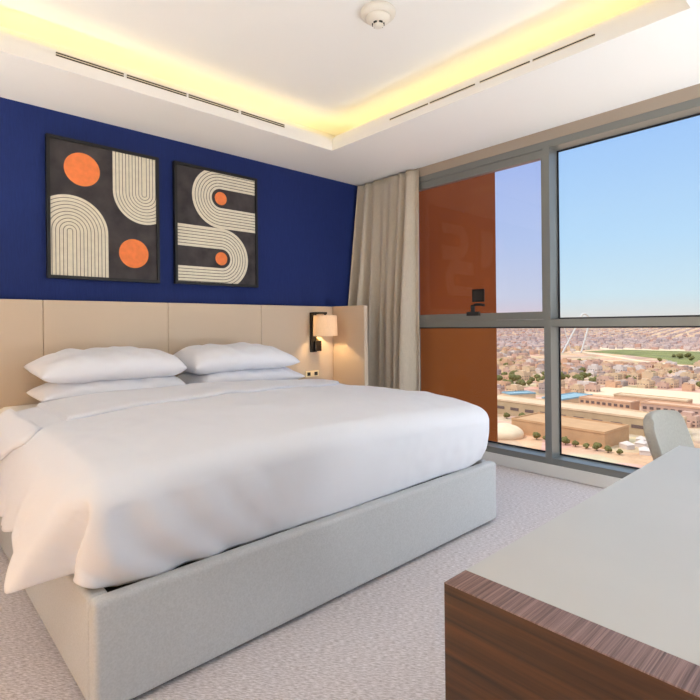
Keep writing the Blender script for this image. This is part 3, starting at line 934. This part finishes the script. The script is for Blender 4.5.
building('terraced_block','pale orange terrace farther back beyond the two front terraces',510,150,14,60,8,'h_terra',R(-4),'h_cream',1,2.4,10)
# cream dome
t = thing('dome', 'cream round domed roof at the lower left of the city view', 'dome', (309,181,GZ))
bm = bmesh.new(); lathe(bm,(0,0,0),[(13,-1),(13,3),(12.2,4.4),(9.5,6.4),(5,8),(.8,8.6)],40); obj('shell', bm, M['sand'], t)
# white canopy tents
rnd0 = random.Random(5)
spots = []
for k in range(60):
    x_, y_ = 322+rnd0.uniform(0,30), 86+rnd0.uniform(0,27)
    s_ = rnd0.uniform(2.2,3.6)
    if len(spots) < 14 and all((x_-a)**2+(y_-b)**2 > (1.45*(s_+c))**2 for a,b,c in spots): spots.append((x_,y_,s_))
for k,(x_,y_,s_) in enumerate(spots):
    bm = bmesh.new(); box(bm,-s_,s_,-s_*.8,s_*.8,-1,2.6)
    top_ = bm.verts.new((0,0,4.6)); c4 = [bm.verts.new((a*s_*1.1,b*s_*.9,2.6)) for a,b in ((-1,-1),(1,-1),(1,1),(-1,1))]
    for q in range(4): bm.faces.new([c4[q],c4[(q+1)%4],top_])
    o = obj('canopy_tent', bm, M['h_white'], loc=(x_,y_,GZ)); o.rotation_euler = (0,0,.35*k)
    tag(o,'small white peaked tent in the cluster right of the tan warehouse','tent','white tents right of the warehouse')
# white monument
bm = bmesh.new()
loc = Vector((1292,553,GZ))
def loop(pts, rad):
    P_ = []
    q = [Vector(p) for p in pts]
    for i in range(len(q)-1):
        a,b,c,d = q[max(i-1,0)],q[i],q[i+1],q[min(i+2,len(q)-1)]
        for k in range(6):
            t = k/6
            P_.append(.5*((2*b)+(-a+c)*t+(2*a-5*b+4*c-d)*t*t+(-a+3*b-3*c+d)*t**3))
    P_.append(q[-1])
    return [rt*p.x+Vector((0,0,1))*p.y+fw*p.z for p in P_]
tube(bm, loop([(-33,-1,0),(-14,34,0),(3,66,0),(12,86,0),(22,99,0),(33,95,0),(37,80,0),(31,54,0),(15,-1,0)],0), 2.1, 10)
tube(bm, loop([(-24,99*.7,6),(-20,48,6),(-4,-1,6)],0), 1.2, 8)
o = obj('monument', bm, M['white_steel'], loc=loc)
tag(o, 'tall white looped arch monument rising over the distant city', 'monument')

rnd = random.Random(11)
occ = []   # ground taken by trees
def free(x,y,r):
    for (a,b,c,d) in ((300,375,78,225),(370,412,90,262),(435,520,186,275),(452,480,92,208),(498,522,115,185),(990,1540,-50,575)):
        if a-r < x < b+r and c-r < y < d+r: return False
    # roads
    for (p,q,w) in (((430,330),(470,255),15),((470,255),(520,225),15),((520,225),(545,120),15),((545,120),(550,0),15),((550,0),(550,-200),15)):
        P0,P1 = Vector(p),Vector(q); d = P1-P0; t = max(0,min(1,(Vector((x,y))-P0).dot(d)/d.length_squared))
        if ((P0+d*t)-Vector((x,y))).length < w/2+r: return False
    if 550 < x < 645 and -100 < y < 225: return False
    for a,b,c in occ:
        if (x-a)**2+(y-b)**2 < (r+c)**2: return False
    return True
# trees
def tree_mesh(seed, h, rr):
    bm = bmesh.new()
    for k in range(5):
        a = seed+k*2.4
        c = Vector((rr*.45*math.cos(a)*(k>0), rr*.45*math.sin(a)*(k>0), h-rr*.7+rr*.25*math.sin(k*1.7)))
        b2 = bmesh.ops.create_icosphere(bm, subdivisions=2, radius=rr*(.75 if k==0 else .55))
        for v in b2['verts']:
            v.co += v.co.normalized()*rr*.18*noise.noise(v.co*.8+Vector((seed*3,k,0))) + c
    cyl(bm,(0,0),.5,.35,-1,h-rr*.6,8,1)
    me = bpy.data.meshes.new('tree'); bm.normal_update(); bm.to_mesh(me); bm.free()
    me.materials.append(M['tree']); me.materials.append(M['trunk'])
    return me
tm = [tree_mesh(.3,9,5),tree_mesh(1.7,7,4),tree_mesh(2.9,6,3.4)]
def tree(x,y,k,label,gr,s=1):
    rr_ = (6.2,4.9,4.2)[k%3]*s
    if any((x-a)**2+(y-b)**2 < (rr_+c)**2 for a,b,c in occ): return
    occ.append((x,y,rr_))
    o = bpy.data.objects.new('tree', tm[k%3]); COL.objects.link(o); o.location = (x,y,GZ); o.scale = (s,s,s); o.rotation_euler=(0,0,k*1.3)
    tag(o,label,'tree',gr)
for k in range(34):
    tree(598+rnd.uniform(-44,44), 330+rnd.uniform(-30,30), k, 'bushy green tree in the grove among houses left of the mullion','grove left of the mullion',rnd.uniform(.9,1.3))
for k in range(30):
    tree(662+rnd.uniform(-16,30), 285+rnd.uniform(-30,30), k, 'bushy green tree in the grove among houses right of the mullion','grove right of the mullion',rnd.uniform(.9,1.3))
for k in range(9):
    tree(314-k*.4, 160-k*6.5, k, 'small street tree in the row in front of the tan warehouse','street trees at the warehouse',.55)
for k in range(8):
    tree(368+rnd.uniform(-2,2), 232-k*4.5+rnd.uniform(-2,2), k, 'bush beside the beige block near the cream dome','bushes by the beige block',rnd.uniform(.6,.9))
for k in range(26):
    tree(rnd.uniform(1080,1300), rnd.uniform(130,330), k, 'tree standing in the green park in the city view','park trees',rnd.uniform(.9,1.4))
for k in range(30):
    x = rnd.uniform(420,960); y = x*rnd.uniform(.21,.6)
    if free(x,y,2): tree(x,y,k,'single tree growing between houses in the city view','trees between city houses',rnd.uniform(.7,1.2))

# individual houses: a few designs, copied
rnd = random.Random(11)
designs = []
kinds = [('h_white','small white flat-roofed house among the houses in the city view','white city houses'),
         ('h_pink','small pinkish flat-roofed house among the houses in the city view','pinkish city houses'),
         ('h_cream','small cream flat-roofed house among the houses in the city view','cream city houses'),
         ('h_terra','small terracotta coloured house among the houses in the city view','terracotta city houses'),
         ('h_grey','small grey flat-roofed house among the houses in the city view','grey city houses')]
for mk,lb,gr in kinds:
    for st in range(3):
        me = bpy.data.meshes.new('house'); b_ = house_mesh(11+2*st, 13+3*((st*2)%3), 6.5+1.6*st, st, rnd); b_.normal_update(); b_.to_mesh(me); b_.free()
        me.materials.append(M[mk]); me.materials.append(M['h_win'])
        designs.append((me,lb,gr))
cand = []
x = 300
while x < 2600:
    stepx = 17+x*.006
    y = x*.15
    while y < x*.68:
        jx, jy = x+rnd.uniform(-4,4), y+rnd.uniform(-4,4)
        if rnd.random() < .88 and free(jx,jy,9) and not any((jx-a)**2+(jy-b)**2 < 16.5**2 for a,b in cand[-160:]): cand.append((jx,jy))
        y += 16+x*.004+rnd.choice((0,0,0,7))
    x += stepx
cand.sort(key=lambda p: p[0]**2+p[1]**2)
used = []
n_ind = 0
far = []
for (x,y) in cand:
    vis = .205 < y/x < .61
    if vis and n_ind < 290:
        me,lb,gr = designs[rnd.choices(range(15), weights=[3]*3+[5]*3+[5]*3+[3]*3+[2]*3)[0]]
        o = bpy.data.objects.new('house', me); COL.objects.link(o)
        s = rnd.uniform(.62,.95)
        o.location = (x,y,GZ); o.scale = (s,s,s*rnd.uniform(.8,1.2)); o.rotation_euler = (0,0,rnd.choice((-.15,-.08,-.12))+rnd.choice((0,0,math.pi/2)))
        tag(o, lb, 'house', gr); n_ind += 1
    else: far.append((x,y))
# the countless far houses
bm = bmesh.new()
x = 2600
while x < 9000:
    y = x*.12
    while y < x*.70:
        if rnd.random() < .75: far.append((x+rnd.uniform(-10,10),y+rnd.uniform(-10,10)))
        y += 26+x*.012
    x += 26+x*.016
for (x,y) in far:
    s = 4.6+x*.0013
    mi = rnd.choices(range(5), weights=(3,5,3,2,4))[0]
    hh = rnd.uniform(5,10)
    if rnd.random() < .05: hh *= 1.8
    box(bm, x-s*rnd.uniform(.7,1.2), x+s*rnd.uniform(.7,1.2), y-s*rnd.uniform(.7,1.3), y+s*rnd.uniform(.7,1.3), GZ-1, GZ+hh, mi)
o = obj('distant_houses', bm, [C_('far_render',c) for c in ((214,190,182),(204,174,164),(208,180,166),(200,156,138),(182,160,156))])  # distant haze is put into these pale mauve wall colours
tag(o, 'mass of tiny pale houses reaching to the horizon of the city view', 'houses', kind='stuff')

# ------------------------------------------------------------------ light outside
sd = bpy.data.lights.new('sun','SUN'); sd.energy = 2.1; sd.angle = R(.6); sd.color = (1,.94,.88)
so = bpy.data.objects.new('sun', sd); COL.objects.link(so)
so.rotation_euler = Vector((.62,-.38,-.95)).to_track_quat('-Z','Y').to_euler()
w = bpy.data.worlds.new('sky'); SC.world = w; w.use_nodes = True
N = w.node_tree.nodes; L = w.node_tree.links
bg = N['Background']; bg.inputs['Strength'].default_value = 1
tc = N.new('ShaderNodeTexCoord'); sp = N.new('ShaderNodeSeparateXYZ'); L.new(tc.outputs['Generated'], sp.inputs[0])
mr = N.new('ShaderNodeMapRange'); mr.inputs['From Min'].default_value = -1; mr.inputs['From Max'].default_value = 1
L.new(sp.outputs['Z'], mr.inputs['Value'])
rp = N.new('ShaderNodeValToRGB'); cr = rp.color_ramp
def stop(sinel, c):
    e = cr.elements.new((sinel+1)/2); e.color = (*c,1)
cr.elements[0].position = 0; cr.elements[0].color = (.40,.30,.23,1)
cr.elements[1].position = 1; cr.elements[1].color = (1.7,1.85,2.1,1)
stop(-.005,(.50,.40,.36)); stop(.004,(.80,.76,.74)); stop(.05,(.66,.82,.92)); stop(.15,(.52,.75,1.0)); stop(.38,(.34,.56,1.0)); stop(.55,(1.1,1.35,1.7))
L.new(mr.outputs[0], rp.inputs['Fac']); L.new(rp.outputs['Color'], bg.inputs['Color'])

# ------------------------------------------------------------------ view
vs_ = SC.view_settings
SC.display_settings.display_device = 'sRGB'
vs_.view_transform = 'Standard'; vs_.look = 'None'; vs_.gamma = 1; vs_.use_curve_mapping = False
vs_.exposure = 0
SC.cycles.use_denoising = True
SC.cycles.max_bounces = 10; SC.cycles.diffuse_bounces = 6; SC.cycles.transparent_max_bounces = 16
SC.cycles.sample_clamp_indirect = 8
